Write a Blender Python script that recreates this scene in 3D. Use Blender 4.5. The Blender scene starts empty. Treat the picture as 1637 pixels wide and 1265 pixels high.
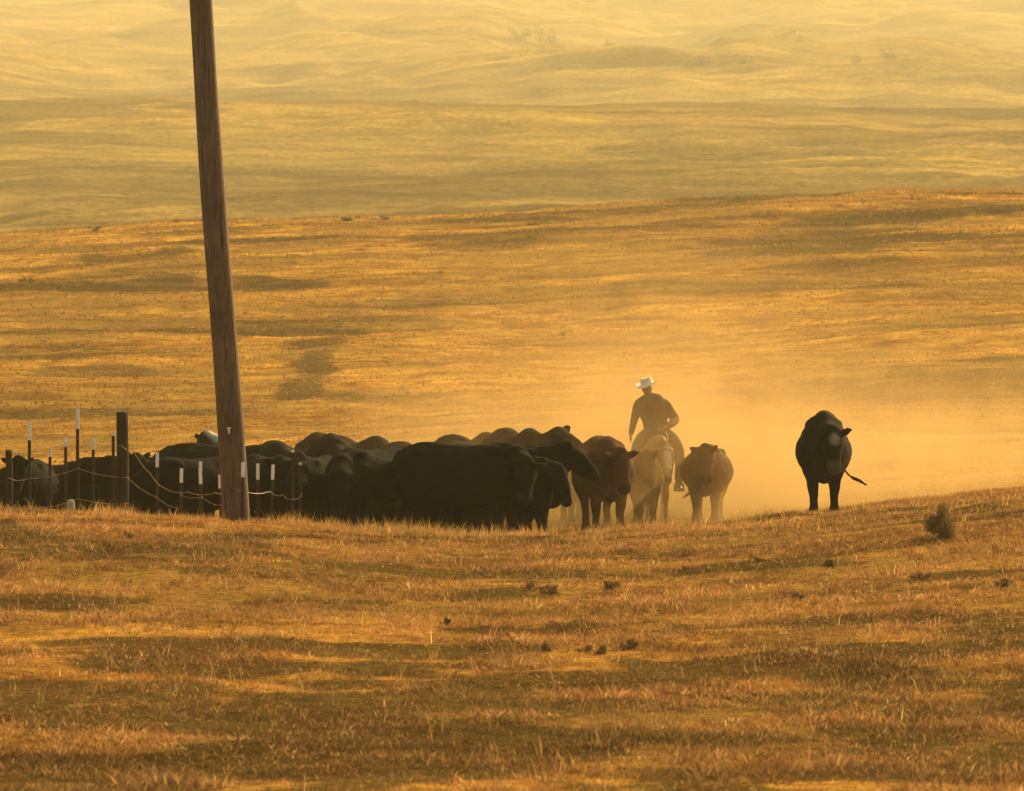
import bpy, math, random
import numpy as np
from mathutils import Vector, Matrix
R = math.radians
random.seed(4); rng = np.random.default_rng(4)
S = bpy.context.scene
COL = S.collection

# ---------------------------------------------------------------- camera, light, exposure
F = 6000.0            # focal length in photograph pixels (photograph 1637 wide)
CU, CV = 818.5, 632.5
CAMZ = 3.0            # height of the eye; ground under it is about 1.8 m lower
cam = bpy.data.objects.new('camera', bpy.data.cameras.new('camera')); COL.objects.link(cam)
cam.location = (0, 0, CAMZ); cam.rotation_euler = (R(90), 0, 0)
cam.data.sensor_width = 36; cam.data.lens = 36*F/1637
cam.data.clip_start = 0.5; cam.data.clip_end = 9000
cam.data.dof.use_dof = True; cam.data.dof.focus_distance = 55; cam.data.dof.aperture_fstop = 4.5
S.camera = cam
SUN_EL, SUN_AZ = R(25), R(33)          # ahead of the camera, to the right
w = bpy.data.worlds.new('World'); S.world = w; w.use_nodes = True
nt = w.node_tree; nt.nodes.clear()
sky = nt.nodes.new('ShaderNodeTexSky'); sky.sky_type = 'NISHITA'; sky.sun_disc = False
sky.sun_elevation = SUN_EL; sky.sun_rotation = SUN_AZ; sky.dust_density = 6; sky.air_density = 1.0; sky.ozone_density = 0.3
tint = nt.nodes.new('ShaderNodeMix'); tint.data_type = 'RGBA'; tint.blend_type = 'MULTIPLY'
tint.inputs[0].default_value = 1.0; tint.inputs[7].default_value = (1.0, 0.86, 0.58, 1)
bgn = nt.nodes.new('ShaderNodeBackground'); bgn.inputs[1].default_value = 0.10
wo = nt.nodes.new('ShaderNodeOutputWorld')
nt.links.new(sky.outputs[0], tint.inputs[6]); nt.links.new(tint.outputs[2], bgn.inputs[0]); nt.links.new(bgn.outputs[0], wo.inputs[0])
sun = bpy.data.objects.new('sun', bpy.data.lights.new('sun', 'SUN')); COL.objects.link(sun)
sun.data.energy = 5.0; sun.data.angle = R(1.0); sun.data.color = (1.0, 0.74, 0.38)
sd = Vector((math.sin(SUN_AZ)*math.cos(SUN_EL), math.cos(SUN_AZ)*math.cos(SUN_EL), math.sin(SUN_EL)))
sun.rotation_euler = sd.to_track_quat('Z', 'Y').to_euler()
S.view_settings.view_transform = 'Standard'; S.view_settings.look = 'None'
S.view_settings.exposure = 1.18; S.view_settings.gamma = 1.0
S.render.resolution_x = 1024; S.render.resolution_y = 791

# ---------------------------------------------------------------- helpers
def tag(o, label=None, cat=None, group=None, kind=None):
    if label: o['label'] = label
    if cat: o['category'] = cat
    if group: o['group'] = group
    if kind: o['kind'] = kind
    return o
def empty(name, loc, rz=0):
    o = bpy.data.objects.new(name, None); COL.objects.link(o)
    o.location = loc; o.rotation_euler = (0, 0, rz); o.empty_display_size = 0.2
    return o
def link(name, me, mat=None, parent=None, smooth=True):
    o = bpy.data.objects.new(name, me); COL.objects.link(o)
    if mat is not None: me.materials.append(mat)
    if parent: o.parent = parent
    if smooth: me.shade_smooth()
    return o
def mesh_np(name, V, Fc, smooth=True):
    """V (n,3); Fc list of arrays of faces (m,k)"""
    me = bpy.data.meshes.new(name)
    V = np.asarray(V, np.float32)
    me.vertices.add(len(V)); me.vertices.foreach_set('co', V.ravel())
    idx = np.concatenate([f.ravel() for f in Fc]).astype(np.int32)
    tot = np.concatenate([np.full(len(f), f.shape[1]) for f in Fc]).astype(np.int32)
    st = np.concatenate([[0], np.cumsum(tot)[:-1]]).astype(np.int32)
    me.loops.add(len(idx)); me.loops.foreach_set('vertex_index', idx)
    me.polygons.add(len(tot)); me.polygons.foreach_set('loop_start', st)
    try: me.polygons.foreach_set('loop_total', tot)
    except Exception: pass
    me.update(calc_edges=True); me.validate()
    if smooth: me.shade_smooth()
    return me
def set_col(me, col, name='Col'):
    a = me.color_attributes.new(name, 'FLOAT_COLOR', 'POINT')
    c = np.ones((len(me.vertices), 4), np.float32); c[:, :col.shape[1]] = col
    a.data.foreach_set('color', c.ravel())

# value noise
_perm = np.random.default_rng(11).random(65536).astype(np.float64)
def vnoise(x, y, seed=0):
    xi = np.floor(x).astype(np.int64); yi = np.floor(y).astype(np.int64)
    fx = x-xi; fy = y-yi; fx = fx*fx*fx*(fx*(fx*6-15)+10); fy = fy*fy*fy*(fy*(fy*6-15)+10)
    def h(a, b):
        n = (a*73856093) ^ (b*19349663) ^ (seed*83492791)
        n = (n ^ (n >> 13))*1274126177
        return _perm[(n ^ (n >> 16)) & 65535]
    return (h(xi, yi)*(1-fx)+h(xi+1, yi)*fx)*(1-fy)+(h(xi, yi+1)*(1-fx)+h(xi+1, yi+1)*fx)*fy
def fbm(x, y, o=4, seed=0):
    s = 0; a = 0.5; t = 0
    for k in range(o):
        s = s+a*vnoise(x*2**k+17.3*k, y*2**k-9.1*k, seed+k); t += a; a *= 0.5
    return s/t*2-1

# ---------------------------------------------------------------- materials
def new_mat(name):
    m = bpy.data.materials.new(name); m.use_nodes = True
    n = m.node_tree; b = n.nodes['Principled BSDF']
    return m, n, b
def N(n, t, **k):
    o = n.nodes.new(t)
    for a, v in k.items(): setattr(o, a, v)
    return o
def noise_node(n, scale, detail=6, rough=0.6, vec=None, dist=0):
    o = N(n, 'ShaderNodeTexNoise'); o.inputs['Scale'].default_value = scale
    o.inputs['Detail'].default_value = detail; o.inputs['Roughness'].default_value = rough
    o.inputs['Distortion'].default_value = dist
    if vec is not None: n.links.new(vec, o.inputs['Vector'])
    return o
def ramp(n, fac, stops):
    r = N(n, 'ShaderNodeValToRGB'); e = r.color_ramp.elements
    while len(e) < len(stops): e.new(0.5)
    for i, (p, c) in enumerate(stops): e[i].position = p; e[i].color = (*c, 1) if len(c) == 3 else c
    n.links.new(fac, r.inputs[0]); return r
def mixc(n, fac, a, b, mode='MIX'):
    m = N(n, 'ShaderNodeMix', data_type='RGBA', blend_type=mode)
    for s, v in ((0, fac), (6, a), (7, b)):
        if hasattr(v, 'is_linked') or hasattr(v, 'links'): n.links.new(v, m.inputs[s])
        else: m.inputs[s].default_value = v if s == 0 else ((*v, 1) if len(v) == 3 else v)
    return m.outputs[2]
def simple_mat(name, col, rough=0.7, var=0.25, scale=12, bump=0.1, spec=0.3, stretch=None, col2=None):
    m, n, b = new_mat(name)
    tc = N(n, 'ShaderNodeTexCoord'); vec = tc.outputs['Object']
    if stretch:
        mp = N(n, 'ShaderNodeMapping'); mp.inputs['Scale'].default_value = stretch; n.links.new(vec, mp.inputs[0]); vec = mp.outputs[0]
    ns = noise_node(n, scale, 5, 0.6, vec)
    c2 = col2 or tuple(c*(1-var) for c in col); c1 = tuple(min(1, c*(1+var)) for c in col)
    r = ramp(n, ns.outputs[0], [(0.3, c2), (0.7, c1)])
    n.links.new(r.outputs[0], b.inputs['Base Color']); b.inputs['Roughness'].default_value = rough
    b.inputs['Specular IOR Level'].default_value = spec
    bp = N(n, 'ShaderNodeBump'); bp.inputs['Strength'].default_value = 0.5; bp.inputs['Distance'].default_value = bump*0.1
    n.links.new(ns.outputs[0], bp.inputs['Height']); n.links.new(bp.outputs[0], b.inputs['Normal'])
    return m

def add_cracks(m):
    n = m.node_tree; b = n.nodes['Principled BSDF']; tc = N(n, 'ShaderNodeTexCoord'); mp = N(n, 'ShaderNodeMapping')
    mp.inputs['Scale'].default_value = (16, 16, .5); n.links.new(tc.outputs['Object'], mp.inputs[0]); ns = noise_node(n, 1.6, 4, .6, mp.outputs[0], .4)
    cr = ramp(n, ns.outputs[0], [(.36, (.30, .28, .27)), (.42, (1, 1, 1))])
    st = noise_node(n, .9, 4, .6, tc.outputs['Object']); sr = ramp(n, st.outputs[0], [(.35, (.62, .60, .60)), (.62, (1.2, 1.15, 1.1))])
    src = b.inputs['Base Color'].links[0].from_socket; c = mixc(n, 1.0, src, cr.outputs[0], 'MULTIPLY'); c = mixc(n, 1.0, c, sr.outputs[0], 'MULTIPLY'); n.links.new(c, b.inputs['Base Color'])
def ground_mat(name, far=False):
    m, n, b = new_mat(name)
    geo = N(n, 'ShaderNodeNewGeometry'); mp = N(n, 'ShaderNodeMapping'); mp.inputs['Scale'].default_value = (.5, 1, 1); n.links.new(geo.outputs['Position'], mp.inputs[0]); vec = mp.outputs[0]
    k = 0.12 if far else 1.0
    n1 = noise_node(n, 0.9*k, 9, 0.74, vec); n2 = noise_node(n, 0.16*k, 6, 0.6, vec, 0.4); n3 = noise_node(n, 13.0*k, 6, 0.78, vec)
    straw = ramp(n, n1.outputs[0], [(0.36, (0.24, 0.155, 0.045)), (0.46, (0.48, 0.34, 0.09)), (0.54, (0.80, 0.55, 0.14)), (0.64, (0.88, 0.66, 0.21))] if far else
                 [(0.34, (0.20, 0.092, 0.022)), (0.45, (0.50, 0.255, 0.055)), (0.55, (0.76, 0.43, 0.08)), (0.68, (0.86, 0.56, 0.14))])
    green = ramp(n, n2.outputs[0], [(0.42, (0, 0, 0)), (0.56, (1, 1, 1))])
    fine = ramp(n, n3.outputs[0], [(0.36, (0.40, 0.38, 0.37)), (0.60, (1.15, 1.12, 1.05))])
    mf = N(n, 'ShaderNodeMath', operation='MULTIPLY'); n.links.new(green.outputs[0], mf.inputs[0]); mf.inputs[1].default_value = 0.75
    at = N(n, 'ShaderNodeAttribute', attribute_name='Col'); sep = N(n, 'ShaderNodeSeparateColor'); n.links.new(at.outputs[0], sep.inputs[0])
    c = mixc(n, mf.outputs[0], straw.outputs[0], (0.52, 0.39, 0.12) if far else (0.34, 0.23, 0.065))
    nw = noise_node(n, 2.2*k if far else 3.6, 6, .8, vec)
    sb = N(n, 'ShaderNodeMath', operation='MULTIPLY_ADD'); n.links.new(nw.outputs[0], sb.inputs[0]); sb.inputs[1].default_value = 2.4; n.links.new(sep.outputs[0], sb.inputs[2])
    wr = N(n, 'ShaderNodeMapRange', interpolation_type='SMOOTHSTEP'); n.links.new(sb.outputs[0], wr.inputs[0]); wr.inputs[1].default_value = 1.35; wr.inputs[2].default_value = 1.95; wr.inputs[4].default_value = .92
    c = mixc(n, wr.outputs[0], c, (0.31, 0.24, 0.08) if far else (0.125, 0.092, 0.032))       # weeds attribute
    c = mixc(n, sep.outputs[1], c, (0.15, 0.085, 0.035))       # bare soil attribute, also the painted dark band on the far crest
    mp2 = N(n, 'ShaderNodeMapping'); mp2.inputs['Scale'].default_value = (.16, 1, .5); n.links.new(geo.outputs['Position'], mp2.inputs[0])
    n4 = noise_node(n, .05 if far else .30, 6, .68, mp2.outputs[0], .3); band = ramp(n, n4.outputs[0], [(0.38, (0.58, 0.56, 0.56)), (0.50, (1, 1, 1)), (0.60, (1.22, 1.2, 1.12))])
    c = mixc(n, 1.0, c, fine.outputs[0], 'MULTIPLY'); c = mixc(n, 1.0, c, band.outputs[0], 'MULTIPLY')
    n.links.new(c, b.inputs['Base Color']); b.inputs['Roughness'].default_value = 1.0; b.inputs['Specular IOR Level'].default_value = 0.0
    bp = N(n, 'ShaderNodeBump'); bp.inputs['Strength'].default_value = 1.0; bp.inputs['Distance'].default_value = 1.2 if far else 0.07
    ad = N(n, 'ShaderNodeMath', operation='ADD'); n.links.new(n1.outputs[0], ad.inputs[0]); n.links.new(n3.outputs[0], ad.inputs[1])
    n.links.new(ad.outputs[0], bp.inputs['Height']); n.links.new(bp.outputs[0], b.inputs['Normal'])
    return m
def leaf_mat(name, attr=True, col=(0.4, 0.28, 0.1), trans=0.45):
    m, n, b = new_mat(name); n.nodes.remove(b)
    out = n.nodes['Material Output']
    d = N(n, 'ShaderNodeBsdfDiffuse'); t = N(n, 'ShaderNodeBsdfTranslucent'); mx = N(n, 'ShaderNodeMixShader'); mx.inputs[0].default_value = trans
    if attr:
        a = N(n, 'ShaderNodeAttribute', attribute_name='Col'); c = a.outputs[0]
        n.links.new(c, d.inputs[0]); n.links.new(c, t.inputs[0])
    else:
        d.inputs[0].default_value = (*col, 1); t.inputs[0].default_value = (*col, 1)
    n.links.new(d.outputs[0], mx.inputs[1]); n.links.new(t.outputs[0], mx.inputs[2]); n.links.new(mx.outputs[0], out.inputs[0])
    return m
def hide_mat(name, rough=0.55, sheen=0.15):
    m, n, b = new_mat(name)
    a = N(n, 'ShaderNodeAttribute', attribute_name='Col')
    tc = N(n, 'ShaderNodeTexCoord'); ns = noise_node(n, 22, 6, 0.7, tc.outputs['Object'], 0.8); n2 = noise_node(n, 3.0, 4, 0.6, tc.outputs['Object'])
    r = ramp(n, ns.outputs[0], [(0.3, (0.7, 0.7, 0.7)), (0.7, (1.35, 1.3, 1.25))])
    r2 = ramp(n, n2.outputs[0], [(0.35, (0.75, 0.75, 0.75)), (0.7, (1.45, 1.35, 1.2))])
    c = mixc(n, 1.0, a.outputs[0], r.outputs[0], 'MULTIPLY'); c = mixc(n, 1.0, c, r2.outputs[0], 'MULTIPLY')
    n.links.new(c, b.inputs['Base Color']); b.inputs['Roughness'].default_value = rough; b.inputs['Specular IOR Level'].default_value = 0.04
    bp = N(n, 'ShaderNodeBump'); bp.inputs['Strength'].default_value = 0.5; bp.inputs['Distance'].default_value = 0.012
    n.links.new(ns.outputs[0], bp.inputs['Height']); n.links.new(bp.outputs[0], b.inputs['Normal'])
    return m
M = dict(
    ground=ground_mat('dry_pasture'), hills=ground_mat('far_pasture', True), grass=leaf_mat('dry_grass'),
    hide=hide_mat('cattle_hide', 0.95),
    pole=simple_mat('weathered_pole_wood', (0.15, 0.10, 0.070), 0.85, 0.45, 9, 0.25, 0.2, (6, 6, 0.35)),
    post=simple_mat('dark_post_wood', (0.045, 0.034, 0.024), 0.9, 0.35, 10, 0.3, 0.15, (6, 6, 0.5)),
    steel=simple_mat('rusty_post_steel', (0.045, 0.020, 0.014), 0.75, 0.3, 30, 0.05),
    white=simple_mat('white_post_paint', (0.86, 0.88, 0.86), 0.6, 0.12, 30, 0.03),
    wire=simple_mat('weathered_wire', (0.34, 0.23, 0.11), 0.5, 0.3, 40, 0.02, 0.5),
    felt=simple_mat('straw_hat', (0.80, 0.77, 0.68), 0.7, 0.08, 60, 0.02),
    jacket=simple_mat('brown_jacket', (0.13, 0.088, 0.05), 0.85, 0.25, 14, 0.15),
    jeans=simple_mat('faded_jeans', (0.15, 0.115, 0.09), 0.9, 0.2, 20, 0.1),
    leather=simple_mat('saddle_leather', (0.10, 0.045, 0.02), 0.5, 0.3, 15, 0.08, 0.4),
    skin=simple_mat('weathered_skin', (0.30, 0.15, 0.09), 0.6, 0.15, 25, 0.02),
    hair=simple_mat('dark_hair', (0.04, 0.025, 0.015), 0.7, 0.3, 60, 0.05),
    mane=simple_mat('pale_mane', (0.55, 0.47, 0.33), 0.8, 0.25, 40, 0.1),
    blanket=simple_mat('wool_blanket', (0.32, 0.08, 0.045), 0.95, 0.3, 25, 0.1),
    scrub=leaf_mat('scrub_leaf', True, trans=0.25), bark=simple_mat('scrub_bark', (0.09, 0.06, 0.04), 0.9, 0.3, 20, 0.2),
    dung=simple_mat('dark_clod', (0.05, 0.035, 0.02), 0.95, 0.3, 20, 0.3),
    tagm=simple_mat('white_tag', (0.75, 0.74, 0.68), 0.5, 0.05, 30, 0.01),
    horn=simple_mat('hoof_horn', (0.05, 0.035, 0.025), 0.5, 0.2, 30, 0.02),
)

add_cracks(M['pole']); add_cracks(M['post'])
# ---------------------------------------------------------------- terrain
UK = np.array([-900, -200, 0, 150, 270, 400, 620, 760, 900, 1100, 1300, 1480, 1637, 1900, 2600], float)
def zr(row, d): return (CV-np.asarray(row, float))/F*d
KN = [  # distance, height relative to the eye at each UK column
    (-60, np.full(15, -1.9)), (0, np.full(15, -1.8)), (12, np.full(15, -2.35)), (25, np.full(15, -2.66)),
    (38, zr([985, 985, 985, 985, 988, 990, 995, 998, 998, 995, 985, 978, 970, 968, 960], 38)),
    (46, zr([852, 850, 850, 852, 856, 862, 880, 890, 890, 880, 860, 842, 828, 822, 810], 46)),
    (51, zr([812, 814, 816, 821, 827, 833, 853, 863, 864, 850, 831, 808, 793, 780, 770], 51)),
    (55, zr([830, 832, 836, 842, 850, 857, 864, 862, 858, 845, 823, 801, 786, 772, 760], 55)),
    (61, zr([880, 880, 880, 878, 872, 868, 864, 858, 850, 837, 818, 799, 784, 768, 756], 61)),
    (70, zr([860, 860, 862, 858, 852, 848, 836, 826, 824, 818, 803, 788, 774, 760, 745], 70)),
    (90, zr([800, 800, 798, 795, 790, 788, 782, 775, 770, 765, 758, 750, 742, 735, 725], 90)),
    (150, zr([580, 580, 580, 578, 576, 572, 566, 560, 556, 548, 540, 532, 526, 520, 510], 150)),
    (240, zr([400, 388, 380, 370, 362, 358, 350, 345, 336, 326, 320, 315, 312, 308, 300], 240)),
    (252, zr([404, 392, 383, 373, 366, 361, 353, 348, 339, 329, 323, 318, 315, 311, 303], 252)),
    (300, zr([430]*15, 300)),
]
KH = [
    (298, zr([430]*15, 298)), (340, zr([430]*15, 340)),
    (460, zr([350, 350, 350, 345, 342, 340, 338, 335, 330, 325, 320, 315, 312, 310, 310], 460)),
    (620, zr([255, 255, 252, 250, 248, 245, 240, 240, 240, 238, 236, 236, 238, 240, 240], 620)),
    (800, zr([160, 162, 165, 166, 166, 169, 174, 178, 178, 178, 180, 184, 185, 185, 185], 800)),
    (860, zr([196]*15, 860)), (1000, zr([192]*15, 1000)),
    (1150, zr([140, 142, 150, 166, 172, 170, 165, 155, 140, 132, 112, 100, 112, 120, 120], 1150)),
    (1320, zr([105, 108, 115, 135, 148, 140, 130, 122, 118, 112, 88, 80, 103, 110, 105], 1320)),
    (1500, zr([90, 92, 98, 110, 112, 105, 85, 78, 110, 130, 120, 110, 120, 120, 110], 1500)),
    (1700, zr([60, 60, 62, 66, 66, 60, 48, 50, 72, 108, 90, 80, 85, 90, 90], 1700)),
    (2100, zr([0, 0, 5, 8, 5, 0, -5, 0, 10, 22, 5, 0, -5, -5, 0], 2100)),
    (2700, zr([-90, -90, -85, -80, -95, -100, -90, -95, -100, -90, -85, -95, -100, -90, -90], 2700)),
    (3100, zr([-60]*15, 3100)),
]
def heights(K, x, d):
    ds = np.array([k[0] for k in K], float); T = np.array([k[1] for k in K])
    u = CU+x/np.maximum(d, 8)*F
    u = np.clip(u, UK[0]+1, UK[-1]-1)
    # smooth u interpolation weights
    j = np.clip(np.searchsorted(UK, u)-1, 0, len(UK)-2); f = (u-UK[j])/(UK[j+1]-UK[j]); f = f*f*(3-2*f)*0.6+f*0.4
    i = np.clip(np.searchsorted(ds, d, side='right')-1, 0, len(ds)-2)
    def zat(k):
        k = np.clip(k, 0, len(ds)-1); return T[k, j]*(1-f)+T[k, j+1]*f
    def dd(k): return ds[np.clip(k, 0, len(ds)-1)]
    def slope(k):
        a = (zat(k)-zat(k-1))/np.maximum(dd(k)-dd(k-1), 1e-6); b = (zat(k+1)-zat(k))/np.maximum(dd(k+1)-dd(k), 1e-6)
        ok = (a*b > 0) & (k > 0) & (k < len(ds)-1)
        return np.where(ok, 2*a*b/np.where(np.abs(a+b) < 1e-9, 1e-9, a+b), 0)
    h = dd(i+1)-dd(i); t = (d-dd(i))/h; t2 = t*t; t3 = t2*t
    return (2*t3-3*t2+1)*zat(i)+(t3-2*t2+t)*h*slope(i)+(-2*t3+3*t2)*zat(i+1)+(t3-t2)*h*slope(i+1)
def sstep(a, b, x): t = np.clip((x-a)/(b-a), 0, 1); return t*t*(3-2*t)
def GZ(x, y):
    x = np.asarray(x, float); y = np.asarray(y, float)
    z = heights(KN, x, y)
    near = 1-sstep(56, 75, y); mid = sstep(66, 95, y)
    z = z+near*(0.05*fbm(x/0.8, y/0.9, 5, 3)+0.05*fbm(x/4.0, y/3.5, 2, 7)*sstep(5, 20, y))
    z = z+mid*(0.55*fbm(x/22, y/11, 3, 21)+0.26*fbm(x/8, y/3.2, 4, 31)+0.07*fbm(x/0.9, y/0.9, 3, 35))
    return z+CAMZ
def HZ(x, y):
    z = heights(KH, x, y); a = sstep(300, 520, y); b = sstep(900, 1300, y)
    r = fbm(x/120+0.5*fbm(x/200, y/200, 2, 5), y/50, 5, 41)
    rid = 1-np.abs(fbm(x/190+0.4*fbm(x/120, y/120, 2, 6), y/260, 4, 55))*2.2
    return z+a*(2.6*r+1.6*fbm(x/40, y/15, 4, 77)+.8*fbm(x/14, y/7, 3, 78))+b*(7*r+6*rid+1.2*fbm(x/40, y/40, 4, 88))+CAMZ
# weeds (r) and bare soil (g) on the pasture, in world metres
def W(u, row, d): return ((u-CU)/F*d, d, (CV-row)/F*d+CAMZ)
PATCH = [  # centre u, distance, half width m, half depth m, strength: patches of green weeds
    (330, 43.0, 2.6, 1.1, .40), (520, 42.0, 1.6, .6, .50), (430, 35.5, 3.0, .5, .9), (640, 35.0, 1.2, .35, .9), (120, 31.8, 1.4, .9, .85),
    (60, 44.0, .9, .5, .5), (980, 33.0, 1.6, .6, .75), (1250, 31.0, 1.8, .7, .75), (800, 30.5, 1.4, .6, .6), (1480, 30.5, 1.4, .55, .7), (1120, 35.5, 1.2, .3, .6),
    (430, 29.5, 2.0, .6, .7), (1100, 28.5, 1.5, .5, .5), (250, 27.2, 1.5, .5, .5), (700, 32.5, 1.6, .5, .8), (1560, 48.3, .5, .8, .8), (1400, 44, 1.6, .5, .4),
    (980, 46, 2.5, .5, .4), (1050, 43, 1.8, .5, .45), (880, 42.3, 1.0, .3, .5), (1290, 40, 1.2, .4, .4)]
PATCH2 = [(500, 146, 1.1, 9, 1), (505, 158, 2.0, 4, .9), (482, 134, .8, 4, .7), (200, 205, 4.5, 5, .75), (250, 188, 2.2, 6, .7), (400, 165, 6, 2.5, .7), (560, 170, 4, 3, .5),
    (1000, 232, 9, 5, .8), (1330, 234, 11, 4, .8), (1560, 215, 7, 3, .7), (880, 215, 6, 3, .5), (1230, 176, 7, 3, .6), (1010, 178, 4, 2.5, .6), (60, 158, 3, 4, .6), (130, 145, 3, 3, .4),
    (620, 130, 2.5, 3, .5), (560, 110, 2.2, 2.5, .35), (300, 225, 5, 4, .6), (560, 228, 4, 3, .6), (760, 205, 5, 3, .5), (1550, 170, 3, 2, .4), (560,150,3,2,.5)]
def weeds(x, y):
    u_ = 0
    g = np.zeros_like(x)
    wob = fbm(x/0.7, y/0.7, 4, 101)
    for (u, d, a, b, s) in PATCH:
        cx = (u-CU)/F*d
        q = ((x-cx)/a)**2+((y-d)/b)**2
        g = np.maximum(g, s*np.clip(1.5-q+wob*0.9, 0, 1))
    wob2 = fbm(x/3, y/4, 4, 131)
    for (u, d, a, b, s) in PATCH2:
        cx = (u-CU)/F*d
        q = ((x-cx)/a)**2+((y-d)/b)**2
        g = np.maximum(g, s*np.clip(1.3-q+wob2*1.1, 0, 1))
    nb = fbm(x/1.6, y/1.2, 5, 151); g = np.maximum(g, np.clip((nb-0.04+.34*(1-sstep(27, 37, y)))*2.6, 0, .85)*(1-sstep(56, 70, y)))
    nm = fbm(x/16, y/5.5, 5, 161); g = np.maximum(g, np.clip((nm-0.06)*2.8, 0, .75)*sstep(70, 95, y))
    return np.clip(g, 0, 1)
def soil(x, y):
    n1 = fbm(x/1.3, y/1.1, 5, 171); return np.clip((n1-0.08)*2.5, 0, .8)*(0.35+0.65*(1-sstep(60, 80, y)))
def sheet(name, ds, ncol, half, zf, mat, far=False):
    s = np.linspace(-1, 1, ncol); t = half*s*(0.35+0.65*s*s)
    D, T = np.meshgrid(ds, t, indexing='ij'); X = T*(D+30) if not far else T*D
    Z = zf(X, D); n, m = D.shape
    V = np.stack([X, D, Z], -1).reshape(-1, 3)
    a = np.arange(n*m).reshape(n, m)
    Q = np.stack([a[:-1, :-1], a[:-1, 1:], a[1:, 1:], a[1:, :-1]], -1).reshape(-1, 4)
    me = mesh_np(name, V, [Q])
    if far:
        g = np.clip((fbm(X/130, D/60, 5, 181)-0.0)*2.6, 0, .85); so = np.clip(fbm(X/70, D/40, 4, 191)*1.5, 0, .35); so = np.maximum(so, .30*np.exp(-((D-760)/45)**2)); g = g*(1-.6*sstep(900, 1200, D))  # far crest band painted darker, standing in for haze contrast at the ridge
    else: g = weeds(X, D); so = soil(X, D)
    set_col(me, np.stack([g.ravel(), so.ravel(), np.zeros(n*m)], -1))
    o = link(name, me, mat); tag(o, kind='structure'); return o
ds_near = np.concatenate([np.linspace(-60, 18, 40)[:-1], np.arange(18, 62, 0.12), 62*np.exp(np.linspace(0, np.log(300/62.), 520))])
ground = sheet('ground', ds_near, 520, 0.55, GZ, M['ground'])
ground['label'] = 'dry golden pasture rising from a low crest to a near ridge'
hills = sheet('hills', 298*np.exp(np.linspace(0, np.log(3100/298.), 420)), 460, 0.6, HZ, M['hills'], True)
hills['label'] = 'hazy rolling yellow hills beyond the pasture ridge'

# ---------------------------------------------------------------- grass (uncountable): thin tapered blades
def grass_mesh(px, py, hgt, wid, col, lean, seg2=False):
    n = len(px); z = GZ(px, py)-0.01
    th = rng.random(n)*np.pi; ux, uy = np.cos(th)*wid/2, np.sin(th)*wid/2*0.6
    la = rng.random(n)*2*np.pi; lx, ly = np.cos(la)*lean*hgt, np.sin(la)*lean*hgt
    b0 = np.stack([px-ux, py-uy, z], -1); b1 = np.stack([px+ux, py+uy, z], -1)
    m0 = np.stack([px-ux*.75+lx*.35, py-uy*.75+ly*.35, z+hgt*.55], -1); m1 = np.stack([px+ux*.75+lx*.35, py+uy*.75+ly*.35, z+hgt*.55], -1)
    tp = np.stack([px+lx, py+ly, z+hgt], -1)
    V = np.stack([b0, b1, m0, m1, tp], 1).reshape(-1, 3); i = np.arange(n)*5
    Q = np.stack([i, i+1, i+3, i+2], -1); T = np.stack([i+2, i+3, i+4], -1)
    return V, Q, T, np.repeat(col, 5, axis=0)
def blade_cols(tx, ty, K, var=.45):
    m = len(tx); n = m*K
    g = np.repeat(weeds(tx, ty), K); k = rng.random(n)
    pal = np.array([(0.48, 0.27, 0.10), (0.40, 0.19, 0.065), (0.24, 0.10, 0.042), (0.64, 0.44, 0.18), (0.12, 0.065, 0.032)])
    pg = np.array([(0.12, 0.085, 0.032), (0.18, 0.115, 0.042), (0.10, 0.062, 0.028)])
    pt = rng.choice(5, m, p=[.28, .28, .18, .12, .14]); pb = rng.choice(5, n, p=[.28, .28, .18, .12, .14])
    c = pal[np.where(rng.random(n) < .55, np.repeat(pt, K), pb)]; cg = pg[rng.integers(0, 3, n)]
    isg = k < g*0.85; c = np.where(isg[:, None], cg, c)
    big = (1+0.55*fbm(tx/1.5, ty/.8, 4, 201))*(1-var+2*var*rng.random(m))*np.where(rng.random(m) < .10, .45, 1)
    return c*(0.8+0.4*rng.random((n, 1)))*np.repeat(big, K)[:, None], isg
parts = []
# short turf: tufts over the near ground
nt_ = 125000
d = 22+(60-22)*rng.random(nt_)**0.85; x = (rng.random(nt_)*2300-330-CU)/F*d
keep = fbm(x/0.35, d/0.35, 3, 211) > -0.75-0.7*rng.random(nt_); d = d[keep]; x = x[keep]
K = 10
px = np.repeat(x, K)+rng.normal(0, .035, len(x)*K); py = np.repeat(d, K)+rng.normal(0, .045, len(x)*K)
n = len(px); c, isg = blade_cols(x, d, K)
tall = np.repeat(np.clip(.95+1.0*fbm(x/.8, d/.8, 3, 241), .6, 1.8), K); hh = np.repeat(0.024+0.040*rng.random(len(x))**1.8, K)*(0.6+0.8*rng.random(n))*tall; hh = hh*np.where(isg, .8, 1)
parts.append(grass_mesh(px, py, hh, 0.0028+0.0045*rng.random(n), c, 0.4+1.4*rng.random(n)))
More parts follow.
